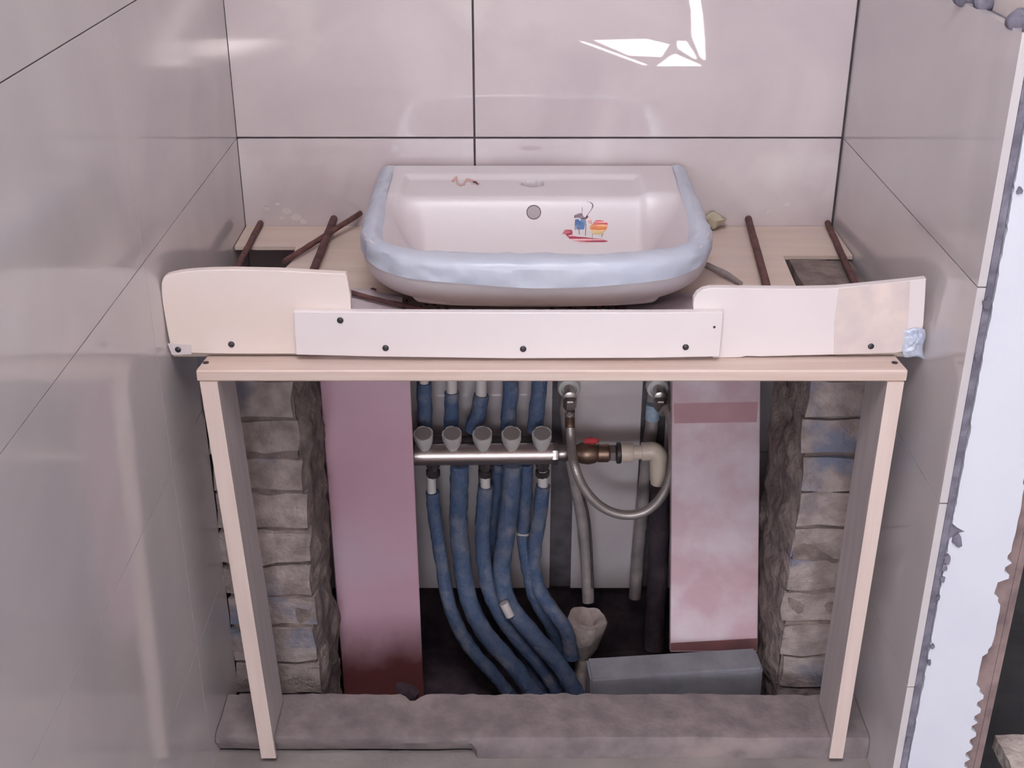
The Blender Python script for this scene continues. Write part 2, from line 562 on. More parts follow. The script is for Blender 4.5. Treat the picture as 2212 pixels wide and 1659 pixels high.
# grout squeezed out and smeared beside the tile edge
sm = []
for px, py, s in ((2062, 1165, 2.2), (2040, 1205, 1.6), (2034, 1225, 1.2), (2030, 1250, 1.0), (2020, 1290, 0.9), (2104, 770, 1.0), (2126, 655, 1.6), (2196, 410, 1.1), (2008, 1395, 0.9), (2001, 1430, 0.9), (1955, 1600, 1.3)):
    c = aY(px + 6, py, 1.3425)
    ring = []
    for k in range(11):
        a = 2 * math.pi * k / 11
        rr = 0.0034 * s * (1 + 0.6 * noise.noise(Vector((px, k * 1.9, 0.5))))
        ring.append((c[0] + rr * 0.8 * math.cos(a), c[2] + rr * 1.5 * math.sin(a)))
    sm.append(prism(ring, 1.3405, 1.3432))
o = new_obj('grout_smear', *merge(*sm), 'grout_dark', parent=wr)
o['kind'] = 'stuff'
# lumps of tile adhesive on top of the right-hand tiles
for k, (y, r) in enumerate(((1.60, 0.020), (1.545, 0.022), (1.50, 0.016), (1.385, 0.017), (1.70, 0.02), (1.82, 0.02), (1.35, 0.012))):
    vf = lumpy(lathe([(r * math.cos(a), r * 0.8 * math.sin(a)) for a in [-1.5 + 3.0 * i / 8 for i in range(9)]], (XR + 0.013, y, -0.243), n=12), 0.006, 60, k)
    new_obj('mortar_lump', *vf, 'grout_dark', parent=wr, smooth=60)

# the rest of the room, behind the camera
slab('wall_side_left', box(-2.3, -2.2, -5.1, 2.1, FLOOR, 1.25), 'room_plaster')
slab('wall_front_left', box(-2.2, -0.602, 2.0, 2.1, FLOOR, 1.25), 'room_plaster')
slab('wall_front_right', box(0.67, 2.2, 3.1, 3.2, FLOOR, 1.25), 'raw_wall')
slab('wall_rear', holed([(-2.3, FLOOR), (2.3, FLOOR), (2.3, 1.25), (-2.3, 1.25)],
     [[(-2.05, -0.41), (0.85, -0.41), (0.85, 0.95), (-2.05, 0.95)]], -5.1, -5.0, 'y'), 'room_plaster')
slab('ceiling', box(-2.3, 2.3, -5.1, 3.2, 1.25, 1.35), 'room_plaster')
# right wall of the room, unseen, with cut-outs invented to shape the sun patches on the floor
def on_wall(fx, fy):
    t = (2.2 - fx) / -SUN_DIR.x
    return (fy - SUN_DIR.y * t, FLOOR - SUN_DIR.z * t)
patches = [
    [(0.35, -3.10), (0.37, -3.02), (0.66, -2.41), (0.69, -2.43), (0.60, -2.62), (0.43, -2.98)],
    [(0.44, -3.08), (0.75, -3.12), (0.86, -2.96), (0.78, -2.62), (0.60, -2.66)],
    [(0.72, -2.40), (0.96, -2.40), (0.955, -2.44), (0.86, -2.72), (0.82, -2.66)],
    [(0.88, -2.84), (0.95, -2.50), (0.965, -2.70), (0.965, -3.05), (0.90, -3.06)],
    [(0.99, -2.48), (0.97, -2.62), (1.00, -3.2), (1.10, -4.0), (1.18, -4.8), (1.27, -4.8), (1.16, -3.8), (1.06, -3.0)],
    [(-1.44, -3.50), (-1.40, -3.42), (-1.30, -3.72), (-1.33, -3.80)],
]
slab('wall_side_right', holed([(-6.0, FLOOR), (3.2, FLOOR), (3.2, 1.25), (-6.0, 1.25)],
     [[on_wall(*p) for p in q] for q in patches], 2.2, 2.215, 'x'), 'room_plaster')

# ------------------------------------------------------------------ kerb, piers
cz = -1.303
prof = [(1.452, FLOOR), (1.449, -1.325), (1.453, -1.305), (1.465, cz), (1.50, cz - 0.002), (1.548, cz), (1.556, -1.31), (1.552, -1.60), (1.47, -1.60), (1.47, FLOOR)]
NX = 120
vs, fs = [], []
for i in range(NX + 1):
    x = XL + 0.001 + (XR - XL - 0.002) * i / NX
    for j, (y, z) in enumerate(prof):
        n1 = noise.noise(Vector((x * 18, y * 30, z * 30)))
        n2 = noise.noise(Vector((x * 55, 5.0, j * 0.2)))
        dy = 0.002 * n1
        dz = 0.001 * n1 if z > FLOOR + 0.001 else 0
        if x < -0.06 and j < 2:
            dy += 0.02 if j == 0 else 0.004
            dz = 0.009 if j == 1 else 0
        if j in (5, 6):
            dy += 0.004 * n2 - 0.018 * math.exp(-((x + 0.155) / 0.012) ** 2)
        vs.append((x, y + dy, z + dz))
n = len(prof)
for i in range(NX):
    for j in range(n):
        a, b = i * n + j, i * n + (j + 1) % n
        fs.append([a, b, b + n, a + n])
fs.append(list(range(n))[::-1]); fs.append([NX * n + k for k in range(n)])
o = new_obj('concrete_kerb', vs, fs, 'concrete', smooth=35)
tag(o, 'rough grey concrete kerb across the bottom of the niche, under the wooden legs', 'kerb')

def pier(x0, x1, y0, y1, side, label, top=-0.694):
    t = thing('brick_pier', label, 'pier', ((x0 + x1) / 2, (y0 + y1) / 2, -1.60), 'brick piers under the plywood')
    core = lumpy(gridbox(x0 + 0.004, x1 - 0.004, y0 + 0.004, y1 - 0.004, -1.60, top - 0.001, 0.03), 0.003, 50, side)
    new_obj('mortar_core', *core, 'mortar', parent=t)
    z = -1.598
    k = 0
    while z + 0.061 < top:
        h = 0.055 + R.uniform(-0.004, 0.005)
        dx0, dx1 = R.uniform(-0.004, 0.005), R.uniform(-0.004, 0.005)
        dy = R.uniform(-0.006, 0.004)
        xa, xb = x0 + (dx0 if side > 0 else 0.001), x1 - (dx1 if side < 0 else 0.001)
        vf = lumpy(lumpy(gridbox(xa, xb, y0 + dy, y1, z, z + h, 0.026), 0.007, 22, k + side * 40), 0.003, 80, k)
        new_obj('brick', *vf, 'brick', parent=t, smooth=30)
        z += h + 0.008
        k += 1
    # mortar squeezed out over the inner side
    xs = x0 if side > 0 else x1
    ny, nz = 22, 90
    vs, fs = [], []
    for i in range(ny + 1):
        for j in range(nz + 1):
            y = y0 + 0.004 + (y1 - y0 - 0.008) * i / ny
            z = -1.598 + 0.88 * j / nz
            d = 0.008 + 0.014 * noise.noise(Vector((y * 14, z * 14, side))) + 0.008 * noise.noise(Vector((y * 40, z * 40, 2)))
            e = min(1, i / 3, (ny - i) / 3)
            vs.append((xs - side * (max(d, -0.002) * e - 0.003 * (1 - e)), y + 0.006 * noise.noise(Vector((z * 30, y * 9, 4))), z))
    for i in range(ny):
        for j in range(nz):
            a = i * (nz + 1) + j
            fs.append([a, a + 1, a + nz + 2, a + nz + 1])
    new_obj('squeezed_mortar', vs, fs, 'mortar', parent=t, smooth=50)
    return t
pier(XL + 0.001, -0.312, 1.612, 1.785, -1, 'rough brick pier under the left end of the plywood, beside the pink board')
pier(0.432, XR - 0.003, 1.622, 1.850, 1, 'rough brick pier under the right end of the plywood, with bluish stains', -0.6885)

# ------------------------------------------------------------------ plywood sheet with cut-outs
ZC = -0.686
hl = [(-0.4465, 1.64), (-0.350, 1.64), (-0.349, 1.80), (-0.343, 1.83), (-0.347, 1.899), (-0.4465, 1.899)]
outer = [(-0.4455, 1.492), (0.5365, 1.492), (0.5365, 1.60), (0.418, 1.60), (0.421, 1.723), (0.427, 1.856), (0.5365, 1.856), (0.5365, 1.9985), (-0.4455, 1.9985),
         (-0.4455, 1.899), (-0.347, 1.899), (-0.343, 1.83), (-0.349, 1.80), (-0.350, 1.64), (-0.4455, 1.64)]
vf = prism(outer, ZC - 0.006, ZC, 'z')
o = new_obj('plywood_sheet', *vf, 'ply')
tag(o, 'pale plywood sheet with cut-outs, lying under the washbasin as a countertop base', 'plywood')

# ------------------------------------------------------------------ washbasin
BX, HW = 0.034, 0.246
BY1, YC, FB = 1.985, 1.70, 0.17
ZR = -0.575
def yfront(x):
    a = min(1.0, abs(x - BX) / HW)
    return YC - FB * (1 - a ** 4.0) ** (1 / 2.2)
def sst(a, b, x):
    t = max(0.0, min(1.0, (x - a) / (b - a)))
    return t * t * (3 - 2 * t)
def ramp(a, b, x):
    t = max(0.0, min(1.0, (x - a) / (b - a)))
    k = 0.22
    if t < k: v = t * t / (2 * k)
    elif t > 1 - k: v = (1 - k) - (1 - t) ** 2 / (2 * k)
    else: v = t - k / 2
    return v / (1 - k)
def basin_z(x, y):
    z = ZR
    # recessed tap deck
    d = sst(-0.175, -0.160, x) * sst(0.262 - 0.055, 0.262 - 0.072, x) * sst(1.934, 1.918, y) * sst(1.75, 1.78, y)
    z -= 0.007 * d
    # bowl
    yf = yfront(BX + (x - BX) * 0.98) + 0.035
    bl = ramp(-0.196, -0.128, x) * ramp(0.262, 0.194, x)
    by = ramp(1.838, 1.778, y) * sst(yf - 0.005, yf + 0.035, y)
    z -= 0.090 * bl * by
    # tap hole
    r = math.hypot(x - 0.032, y - 1.900)
    z -= 0.026 * sst(0.0178, 0.0165, r)
    # rounded outer lip
    q = min(x - (BX - HW), BX + HW - x, BY1 - y, (y - yfront(x)))
    lip = 0.012
    if q < lip:
        z -= lip - math.sqrt(max(0.0, lip * lip - (lip - q) ** 2))
    return z
t_basin = thing('washbasin', 'white ceramic washbasin with blue film on its rim and a painted picture inside', 'washbasin', (BX, 1.8, ZC))
NU, NV = 200, 170
vs, fs = [], []
def ux(i):
    t = i / NU * 2 - 1
    return BX + HW * math.sin(t * math.pi / 2) * 0.55 + HW * t * 0.45
for i in range(NU + 1):
    x = ux(i)
    y0 = yfront(x)
    for j in range(NV + 1):
        t = j / NV
        t = t * 0.6 + 0.4 * (0.5 - 0.5 * math.cos(math.pi * t))
        y = y0 + (BY1 - y0) * t
        vs.append((x, y, basin_z(x, y)))
for i in range(NU):
    for j in range(NV):
        a = i * (NV + 1) + j
        fs.append([a, a + NV + 1, a + NV + 2, a + 1])
W = NV + 1
loop = [i * W for i in range(NU + 1)] + [NU * W + j for j in range(1, NV + 1)] + [i * W + NV for i in range(NU - 1, -1, -1)] + [j for j in range(NV - 1, 0, -1)]
prev = loop
ring0 = [Vector(vs[k]) for k in loop]
body = [(-0.600, 0.0)]
for k in range(1, 15):
    t = k / 14
    body.append((-0.600 - 0.086 * t, t ** 1.9))
for z, f in body:
    cur = []
    for p in ring0:
        sx = 1 - 0.07 * f
        yy = BY1 - 0.004 - (BY1 - 0.004 - p.y) * (1 - 0.262 * f)
        xx = BX + (p.x - BX) * sx
        # rounder towards the foot
        dx = (p.x - BX) / HW
        if p.y < 1.76:
            yy += 0.045 * f * abs(dx) ** 2.2
        vs.append((xx, yy, z))
        cur.append(len(vs) - 1)
    for k in range(len(loop)):
        k2 = (k + 1) % len(loop)
        fs.append([prev[k], prev[k2], cur[k2], cur[k]])
    prev = cur
fs.append(prev)
new_obj('bowl', vs, fs, 'ceramic', parent=t_basin, smooth=50)

# blue protective film wrapped over the sides and the front of the rim
def rim_path():
    pts = []
    for k in range(30):
        pts.append((BX - HW, 1.968 - (1.968 - YC) * k / 30))
    for k in range(121):
        a = math.pi * k / 120
        x = BX - HW * math.cos(a)
        pts.append((x, yfront(x)))
    for k in range(1, 31):
        pts.append((BX + HW, YC + (1.968 - YC) * k / 30))
    return pts
rp = rim_path()
vs, fs = [], []
NP = 12
for k, (x, y) in enumerate(rp):
    s = k / (len(rp) - 1)
    a, b = rp[max(0, k - 1)], rp[min(len(rp) - 1, k + 1)]
    tx, ty = b[0] - a[0], b[1] - a[1]
    l = math.hypot(tx, ty)
    nx, ny = ty / l, -tx / l          # outward
    if nx * (x - BX) + ny * (y - 1.76) < 0:
        nx, ny = -nx, -ny
    wob = noise.noise(Vector((s * 14, 0.4, 0)))
    inn = 0.020 + 0.016 * math.sin(math.pi * s) + 0.003 * wob
    low = -0.597 - 0.007 * math.sin(math.pi * s) - 0.004 * noise.noise(Vector((s * 9, 7.4, 0))) - 0.006 * math.exp(-((s - 0.56) / 0.12) ** 2)
    prof = []
    lip = 0.012
    for q in range(5):
        d = inn + (lip - inn) * q / 4
        prof.append((d, None))
    for q in range(1, 5):
        an = math.pi / 2 * q / 4
        prof.append((lip - lip * math.sin(an), ZR - lip + lip * math.cos(an)))
    for q in range(1, 4):
        prof.append((0.0, ZR - lip + (low - ZR + lip) * q / 3))
    for q, (d, z) in enumerate(prof):
        px, py = x - nx * d, y - ny * d
        wr_ = 0.0052 * (0.35 - abs(noise.noise(Vector((px * 26, py * 26, q * 0.30))))) + 0.0012 * noise.noise(Vector((px * 80, py * 80, q * 0.6)))
        off = 0.0018 + max(-0.0006, wr_)
        if z is None:
            z = max(basin_z(px, py), ZR - 0.010) if q else basin_z(px, py)
            vs.append((px, py, z + off))
        else:
            f = max(0, (-0.590 - z) / 0.03)
            vs.append((px + nx * off, py + ny * off, z + off * 0.5))
n = NP
for k in range(len(rp) - 1):
    for q in range(n - 1):
        a = k * n + q
        fs.append([a, a + 1, a + n + 1, a + n])
o = new_obj('protective_film', vs, fs, 'film', parent=t_basin, smooth=60)
o['label'] = 'pale blue protective film wrapped over the rim'
# overflow hole in the rear slope of the bowl
def hit_bowl(px, py, lift=0.0):
    r = Vector(ray(px, py))
    y = 1.90
    while y > 1.6:
        t = y / r.y
        p = r * t
        if p.z > -0.70 and False:
            pass
        y -= 0.0005
        if False:
            break
    # march from the front to the back along the line of sight
    t = 1.60 / r.y
    while t * r.y < 1.95:
        p = r * t
        if p.z <= basin_z(p.x, p.y) and p.y > 1.66:
            break
        t += 0.0004
    e = 0.002
    nx = -(basin_z(p.x + e, p.y) - basin_z(p.x - e, p.y)) / (2 * e)
    ny = -(basin_z(p.x, p.y + e) - basin_z(p.x, p.y - e)) / (2 * e)
    nn = Vector((nx, ny, 1)).normalized()
    return p + nn * lift, nn
new_obj('tap_hole', *lathe([(0.0001, 0.0), (0.0150, 0.0), (0.0162, 0.006), (0.0150, 0.001)], (0.032, 1.900, ZR - 0.0318), n=24), 'hole_dark', parent=t_basin, smooth=40)
pc, pn = hit_bowl(1153, 458)
new_obj('overflow_ring', *lathe([(0.0112, -0.001), (0.0112, 0.0008), (0.0100, 0.0010), (0.0096, -0.001)], pc, pn, n=28, close=False), 'hole_dark', parent=t_basin, smooth=40)
new_obj('overflow_hole', *lathe([(0.0001, 0.0003), (0.0098, 0.0003), (0.0098, -0.002)], pc, pn, n=28), 'hole', parent=t_basin)
# the picture printed inside the bowl (flat print lying on the glaze)
def decal(name, pts, mk, lift):
    P = [hit_bowl(x, y, lift)[0] for x, y in pts]
    vs = [tuple(p) for p in P]
    tr = tessellate_polygon([[Vector((p[0], p[1], 0)) for p in pts]])
    new_obj(name, vs, [list(t) for t in tr], mk, parent=t_basin)
def cpx(x, y):          # from the close-up of the picture
    return (1190 + x / 2074 * 150, 420 + y / 1659 * 120)
def dec(name, pts, mk, lift=0.0006):
    decal(name, [cpx(*p) for p in pts], mk, lift)
def stroke(name, pts, wd, mk, lift=0.0007):
    L, Rr = [], []
    for i, p in enumerate(pts):
        a, b = pts[max(0, i - 1)], pts[min(len(pts) - 1, i + 1)]
        dx, dy = b[0] - a[0], b[1] - a[1]
        l = math.hypot(dx, dy)
        q = wd[i] if isinstance(wd, (list, tuple)) else wd
        L.append((p[0] - dy / l * q, p[1] + dx / l * q))
        Rr.append((p[0] + dy / l * q, p[1] - dx / l * q))
    dec(name, L + Rr[::-1], mk, lift)
dec('painted_mat', [(300, 1190), (400, 1060), (470, 1040), (620, 1050), (650, 1110), (640, 1190), (760, 1250), (1000, 1270), (1250, 1300), (1500, 1320), (1620, 1360), (1720, 1395), (1600, 1420), (1200, 1425), (900, 1430), (700, 1380), (560, 1320), (480, 1240), (430, 1180), (360, 1180)], 'print_red')
dec('painted_skirt', [(740, 740), (820, 730), (860, 790), (910, 720), (1000, 720), (1020, 880), (990, 1040), (760, 1040), (730, 900)], 'print_blue', 0.0007)
stroke('painted_line', [(735, 740), (720, 880), (725, 1060)], 9, 'print_dark')
stroke('painted_line', [(1020, 740), (1045, 900), (1030, 1230)], 10, 'print_dark')
stroke('painted_line', [(830, 980), (850, 1190)], 10, 'print_dark')
dec('painted_shirt', [(690, 700), (700, 620), (800, 570), (900, 550), (940, 570), (960, 640), (1020, 690), (1080, 600), (1115, 640), (1090, 720), (1000, 740), (880, 720), (830, 690), (760, 690)], 'print_dark', 0.0008)
dec('painted_arm', [(1080, 680), (1120, 660), (1210, 760), (1240, 850), (1200, 880), (1120, 830), (1080, 780)], 'print_skin', 0.0007)
stroke('painted_line', [(1080, 215), (1170, 225), (1240, 280), (1255, 340), (1220, 430), (1150, 530), (1095, 600)], [8, 16, 20, 20, 14, 7, 9], 'print_dark')
stroke('painted_line', [(930, 380), (935, 460), (925, 550)], 7, 'print_dark')
dec('painted_jar', [(1150, 990), (1180, 920), (1260, 880), (1690, 880), (1690, 960), (1640, 1060), (1560, 1090), (1200, 1060)], 'print_orange', 0.0007)
dec('painted_jar_top', [(1260, 880), (1290, 810), (1360, 765), (1480, 765), (1600, 790), (1690, 850), (1695, 900), (1500, 880)], 'print_crimson', 0.0009)
dec('painted_jar_foot', [(1150, 1060), (1200, 1060), (1560, 1090), (1640, 1060), (1540, 1190), (1240, 1180)], 'print_yellow', 0.0009)
stroke('painted_line', [(1240, 1150), (1240, 1400)], 6, 'print_dark', 0.001)
stroke('painted_line', [(1550, 1170), (1510, 1270)], 8, 'print_dark', 0.001)
def scribble(pts, wd, mk):
    L, Rr = [], []
    for i, p in enumerate(pts):
        a, b = pts[max(0, i - 1)], pts[min(len(pts) - 1, i + 1)]
        dx, dy = b[0] - a[0], b[1] - a[1]
        l = math.hypot(dx, dy)
        L.append((p[0] - dy / l * wd, p[1] + dx / l * wd)); Rr.append((p[0] + dy / l * wd, p[1] - dx / l * wd))
    P = [(q[0], q[1]) for q in L + Rr[::-1]]
    vs = []
    for q in P:
        r = Vector(ray(*q)); p = r * ((ZR - 0.0062) / r.z)
        vs.append((p.x, p.y, basin_z(p.x, p.y) + 0.0006))
    tr = tessellate_polygon([[Vector((a[0], a[1], 0)) for a in P]])
    new_obj('orange_mark', vs, [list(t) for t in tr], mk, parent=t_basin)
scribble([(976, 391), (986, 386), (988, 395), (996, 399), (1003, 395), (1008, 388), (1020, 389), (1026, 393), (1032, 398)], 2.2, 'print_pale')
scribble([(1018, 396), (1026, 391), (1035, 398)], 2.4, 'print_pale')

# ------------------------------------------------------------------ form boards nailed along the front edge
def nails(parent, pts, y, r=0.0042):
    for px, py in pts:
        c = aY(px, py, y)
        vf = lathe([(r, 0.0), (r, 0.0012), (r * 0.7, 0.0022), (0.0001, 0.0025)], (c[0], y, c[2]), (0, -1, 0), n=12)
        new_obj('nail', *vf, 'nail', parent=parent, smooth=40)
def outline(px, Y):
    return [(aY(x, y, Y)[0], aY(x, y, Y)[2]) for x, y in px]
YA = 1.479
def board(name, px, y0, y1, mk, label, nl, extra=None):
    pts = outline(px, y0)
    cx = sum(p[0] for p in pts) / len(pts)
    zb = min(p[1] for p in pts)
    t = thing(name, label, 'board', (cx, y1, zb))
    new_obj('panel', *prism(pts, y0, y1, 'y', 0.0008), mk, parent=t)
    nails(t, nl, y0)
    return t
tL = board('form_board', [(372, 762), (369, 750), (363, 722), (357, 690), (352, 660), (349, 635), (348.5, 612), (353, 600), (360, 595), (370, 592), (385, 589), (402, 586.5), (425, 584.5), (455, 583), (500, 582), (600, 584), (690, 589), (746, 592), (750, 600), (757, 640), (760, 700), (700, 700), (690, 764), (500, 764)],
           YA, 1.491, 'board_cream', 'cream plywood board with a rounded top left corner, nailed at left of the front edge', [(500, 743), (385, 754)])
c = [aY(x, y, YA - 0.0006) for x, y in ((362, 741), (412, 745), (414, 764), (372, 766))]
new_obj('tape', *prism([(p[0], p[2]) for p in c], YA - 0.0012, YA - 0.0001), 'tape_clear', parent=tL)
tR = board('form_board', [(1500, 690), (1497, 660), (1499, 645), (1506, 634), (1518, 626), (1535, 622), (1640, 623), (1720, 624), (1810, 622), (1880, 615), (1950, 608), (2001, 602), (1999, 640), (1995, 700), (1988, 735), (1984, 752), (1930, 762), (1760, 767), (1640, 770), (1612, 769), (1600, 772), (1540, 773), (1540, 690)],
           YA, 1.491, 'board_white', 'white board with a curved top left corner, nailed at right of the front edge', [(1881, 747), (1965, 727)])
# dusty strip of the right board
pts = outline([(1812, 623), (1880, 616), (1950, 609), (1966, 607), (1962, 690), (1955, 758), (1930, 761), (1802, 765), (1802, 700)], YA - 0.0004)
o = new_obj('dust_film', *prism(pts, YA - 0.0009, YA - 0.0001), 'board_dusty', parent=tR)
o['label'] = 'grey cement dust smeared over the right part'
# crumpled silvery tape around the right end
vs, fs = [], []
NXX, NZZ = 18, 18
for i in range(NXX + 1):
    for j in range(NZZ + 1):
        u, v = i / NXX, j / NZZ
        px = 1950 + 47 * u + 3 * math.sin(v * 7)
        py = 709 + 66 * v + 3 * math.sin(u * 6 + 1) - (8 * (1 - u) if v > 0.7 else 0)
        c = aY(px, py, YA)
        rim = math.sin(math.pi * min(1, max(0, u))) ** 0.6 * math.sin(math.pi * v) ** 0.6
        bulge = 0.007 * rim * (0.4 + 0.6 * v) + 0.004 * rim * noise.noise(Vector((i * 0.45, j * 0.45, 2)))
        vs.append((c[0], YA - 0.0012 - max(0, bulge) + 0.016 * max(0, u - 0.75) ** 1.5, c[2]))
for i in range(NXX):
    for j in range(NZZ):
        a = i * (NZZ + 1) + j
        fs.append([a, a + 1, a + NZZ + 2, a + NZZ + 1])
o = new_obj('tape', vs, fs, 'tape', parent=tR, smooth=50)
o['label'] = 'crumpled shiny bluish tape wrapped around the right end'
tM = board('form_board', [(634, 673), (800, 674), (1100, 675), (1400, 675), (1562, 674), (1559, 720), (1554, 770), (1400, 773), (1100, 774), (800, 770), (640, 766), (636, 720)],
           YA - 0.0115, YA - 0.0003, 'board_white', 'long narrow white board nailed over the two others in front of the washbasin', [(735, 691), (833, 751), (1130, 753), (1481, 749)])
c = aY(1543, 706, YA - 0.0115)
new_obj('nail', *lathe([(0.0018, 0), (0.0018, 0.0004), (0.0001, 0.0006)], (c[0], c[1], c[2]), (0, -1, 0), n=8), 'nail', parent=tM)

# ------------------------------------------------------------------ wooden cabinet frame
tf = thing('cabinet_frame', 'light pine frame of two upright boards and a top rail, standing before the niche', 'frame', (0.05, 1.49, FLOOR))
bar = [(-0.4035, 1.441), (0.5055, 1.441), (0.507, 1.446), (0.503, 1.4875), (-0.400, 1.4875), (-0.4045, 1.446)]
new_obj('top_rail', *prism(bar, -0.704, -0.688, 'z', 0.002), 'pine', parent=tf)
for xs, ys in ((-0.396, 1.464), (0.495, 1.464)):
    new_obj('nail', *lathe([(0.0040, 0), (0.0040, 0.001), (0.0001, 0.0016)], (xs, ys, -0.6881), (0, 0, 1), n=12), 'nail', parent=tf)
def leg(x0t, x1t, x0b, x1b, ztop, zbot, depth, inner):
    """an upright board seen edge-on, notched at the foot to sit on the kerb"""
    side = [(1.440, zbot), (1.4475, zbot), (1.4475, -1.299), (1.440 + depth, -1.299), (1.440 + depth, ztop), (1.440, ztop)]
    n = len(side)
    vs = []
    for k in (0, 1):
        for y, z in side:
            f = (z - ztop) / (zbot - ztop)
            a = x0t + (x0b - x0t) * f
            b = x1t + (x1b - x1t) * f
            vs.append((a if k == 0 else b, y, z))
    fs = [list(range(n)), list(range(n, 2 * n))[::-1]] + [[i, (i + 1) % n, (i + 1) % n + n, i + n] for i in range(n)]
    o = new_obj('leg', vs, fs, ['pine_post', 'pine_edge'], parent=tf)
    for p in o.data.polygons:
        if abs(p.normal.x) > 0.9:
            p.material_index = 1
    return o
leg(-0.4005, -0.3780, -0.377, -0.355, -0.7042, -1.334, 0.088, 1)
leg(0.4815, 0.5030, 0.477, 0.4975, -0.7042, -1.334, 0.088, -1)

# ------------------------------------------------------------------ rusty rods on the plywood
def rod(p0, p1, r, label, mid=None):
    path = [p0, mid, p1] if mid else [p0, p1]
    vs, fs, uv = tube(path, r, n=10, sub=16, wob=0.0008, wscale=90)
    o = new_obj('steel_rod', vs, fs, 'rust', smooth=50)
    tag(o, label, 'rod', 'rusty rods on the plywood')
zr = ZC + 0.0056
rod((-0.421, 1.997, zr + 0.001), (-0.418, 1.70, zr), 0.0050, 'rusty steel rod at far left, crossing the dark cut-out')
rod((-0.298, 1.997, zr + 0.008), (-0.301, 1.56, zr + 0.0005), 0.0062, 'thick rusty steel rod between the left cut-out and the washbasin')
rod((-0.252, 1.993, zr + 0.0190), (-0.352, 1.815, zr), 0.0045, 'thin rusty steel rod lying slantwise over another at the left')
rod((0.395, 1.997, zr + 0.008), (0.362, 1.56, zr + 0.0005), 0.0060, 'rusty steel rod right of the washbasin, left of the right cut-out')
rod((0.528, 1.997, zr + 0.001), (0.505, 1.70, zr), 0.0050, 'rusty steel rod at far right, crossing the right cut-out')

# ------------------------------------------------------------------ things lying on the plywood
def sheet(name, mk, label, cat, ptsfun, nu, nv):
    vs, fs = [], []
    for i in range(nu + 1):
        for j in range(nv + 1):
            vs.append(ptsfun(i / nu, j / nv))
    for i in range(nu):
        for j in range(nv):
            a = i * (nv + 1) + j
            fs.append([a, a + 1, a + nv + 2, a + nv + 1])
    o = new_obj(name, vs, fs, mk, smooth=60)
    return tag(o, label, cat)
def ps(u, v):
    x = 0.155 + 0.185 * u
    yb = 1.53 + (0.12 + 0.06 * u) * v * (1 - 0.3 * max(0, u - 0.45)) + 0.03 * u
    z = ZC + 0.0022 + 0.010 * max(0, noise.noise(Vector((x * 20, yb * 20, 1)))) + 0.016 * math.exp(-((v - 0.75) / 0.12) ** 2) * u
    return (x, yb, z)
sheet('plastic_sheet', 'plastic', 'crumpled greyish plastic sheet on the plywood at right of the washbasin foot', 'sheet', ps, 26, 20)
def ps2(u, v):
    x = -0.255 + 0.10 * u
    yb = 1.55 + 0.16 * v - 0.03 * u
    z = ZC + 0.002 + 0.008 * max(0, noise.noise(Vector((x * 26, yb * 26, 3)))) + 0.012 * math.exp(-((v - 0.8) / 0.15) ** 2)
    return (x, yb, z)
sheet('plastic_sheet', 'plastic', 'small crumpled plastic sheet on the plywood at left of the washbasin foot', 'sheet', ps2, 20, 18)
vs, fs, uv = tube([(-0.262, 1.672, ZC + 0.022), (-0.20, 1.640, ZC + 0.017), (-0.13, 1.612, ZC + 0.012), (-0.09, 1.600, ZC + 0.008)], 0.0035, n=8, wob=0.0008, wscale=80)
tag(new_obj('dark_stick', vs, fs, 'rust', smooth=50), 'thin dark stick on the plywood left of the washbasin foot, above the middle board', 'stick')
vs, fs, uv = tube([(0.286, 1.800, ZC + 0.012), (0.302, 1.775, ZC + 0.011), (0.322, 1.752, ZC + 0.008), (0.338, 1.722, ZC + 0.006)], lambda t: 0.0035 + 0.002 * math.sin(math.pi * t), n=8, wob=0.001)
tag(new_obj('plastic_strip', vs, fs, 'grey_pipe', smooth=50), 'thin bluish grey plastic strip on the plywood right of the washbasin', 'strip')
vs, fs = [], []
parts = []
for k in range(46):
    a = R.uniform(0, 1)
    side = R.random() < 0.55
    x = R.uniform(-0.21, -0.04) if side else R.uniform(0.05, 0.16)
    y = 1.64 + 0.05 * ((x - 0.034) / 0.2) ** 2 - R.uniform(0.0, 0.05)
    r = R.uniform(0.002, 0.006)
    parts.append(lumpy(lathe([(0.001, -r * .6), (r, 0), (r * 0.6, r * .7), (0.0005, r)], (x, y, ZC + r * 0.55), n=6), r * 0.5, 130, k))
o = new_obj('mortar_crumbs', *merge(*parts), 'red_rust', smooth=60)
tag(o, 'brown crumbs of mortar scattered along the foot of the washbasin', 'crumbs', kind='stuff')
c = aY(1545, 452, 1.985)
vf = lumpy(lathe([(0.002, 0), (0.014, 0.004), (0.017, 0.014), (0.010, 0.026), (0.002, 0.031)], (c[0], 1.982, -0.683), n=12), 0.010, 60, 3)
tag(new_obj('plastic_scrap', *vf, 'yellow', smooth=60), 'small yellowish shiny plastic scrap against the tiles right of the washbasin', 'scrap')
parts = []
for px, py, r in ((575, 450, 0.006), (600, 440, 0.005), (620, 455, 0.008), (640, 468, 0.009), (610, 470, 0.005), (655, 478, 0.006), (1700, 440, 0.006), (1660, 455, 0.006)):
    c = aY(px, py, 1.9995)
    ring = [(c[0] + r * (1 + 0.5 * noise.noise(Vector((px, k * 2.1, 0)))) * math.cos(k * 0.7), c[2] + r * 0.7 * math.sin(k * 0.7)) for k in range(9)]
    parts.append(prism(ring, 1.9985, 1.9999))
o = new_obj('mortar_splash', *merge(*parts), 'tile_edge', parent=wb)
o['kind'] = 'stuff'

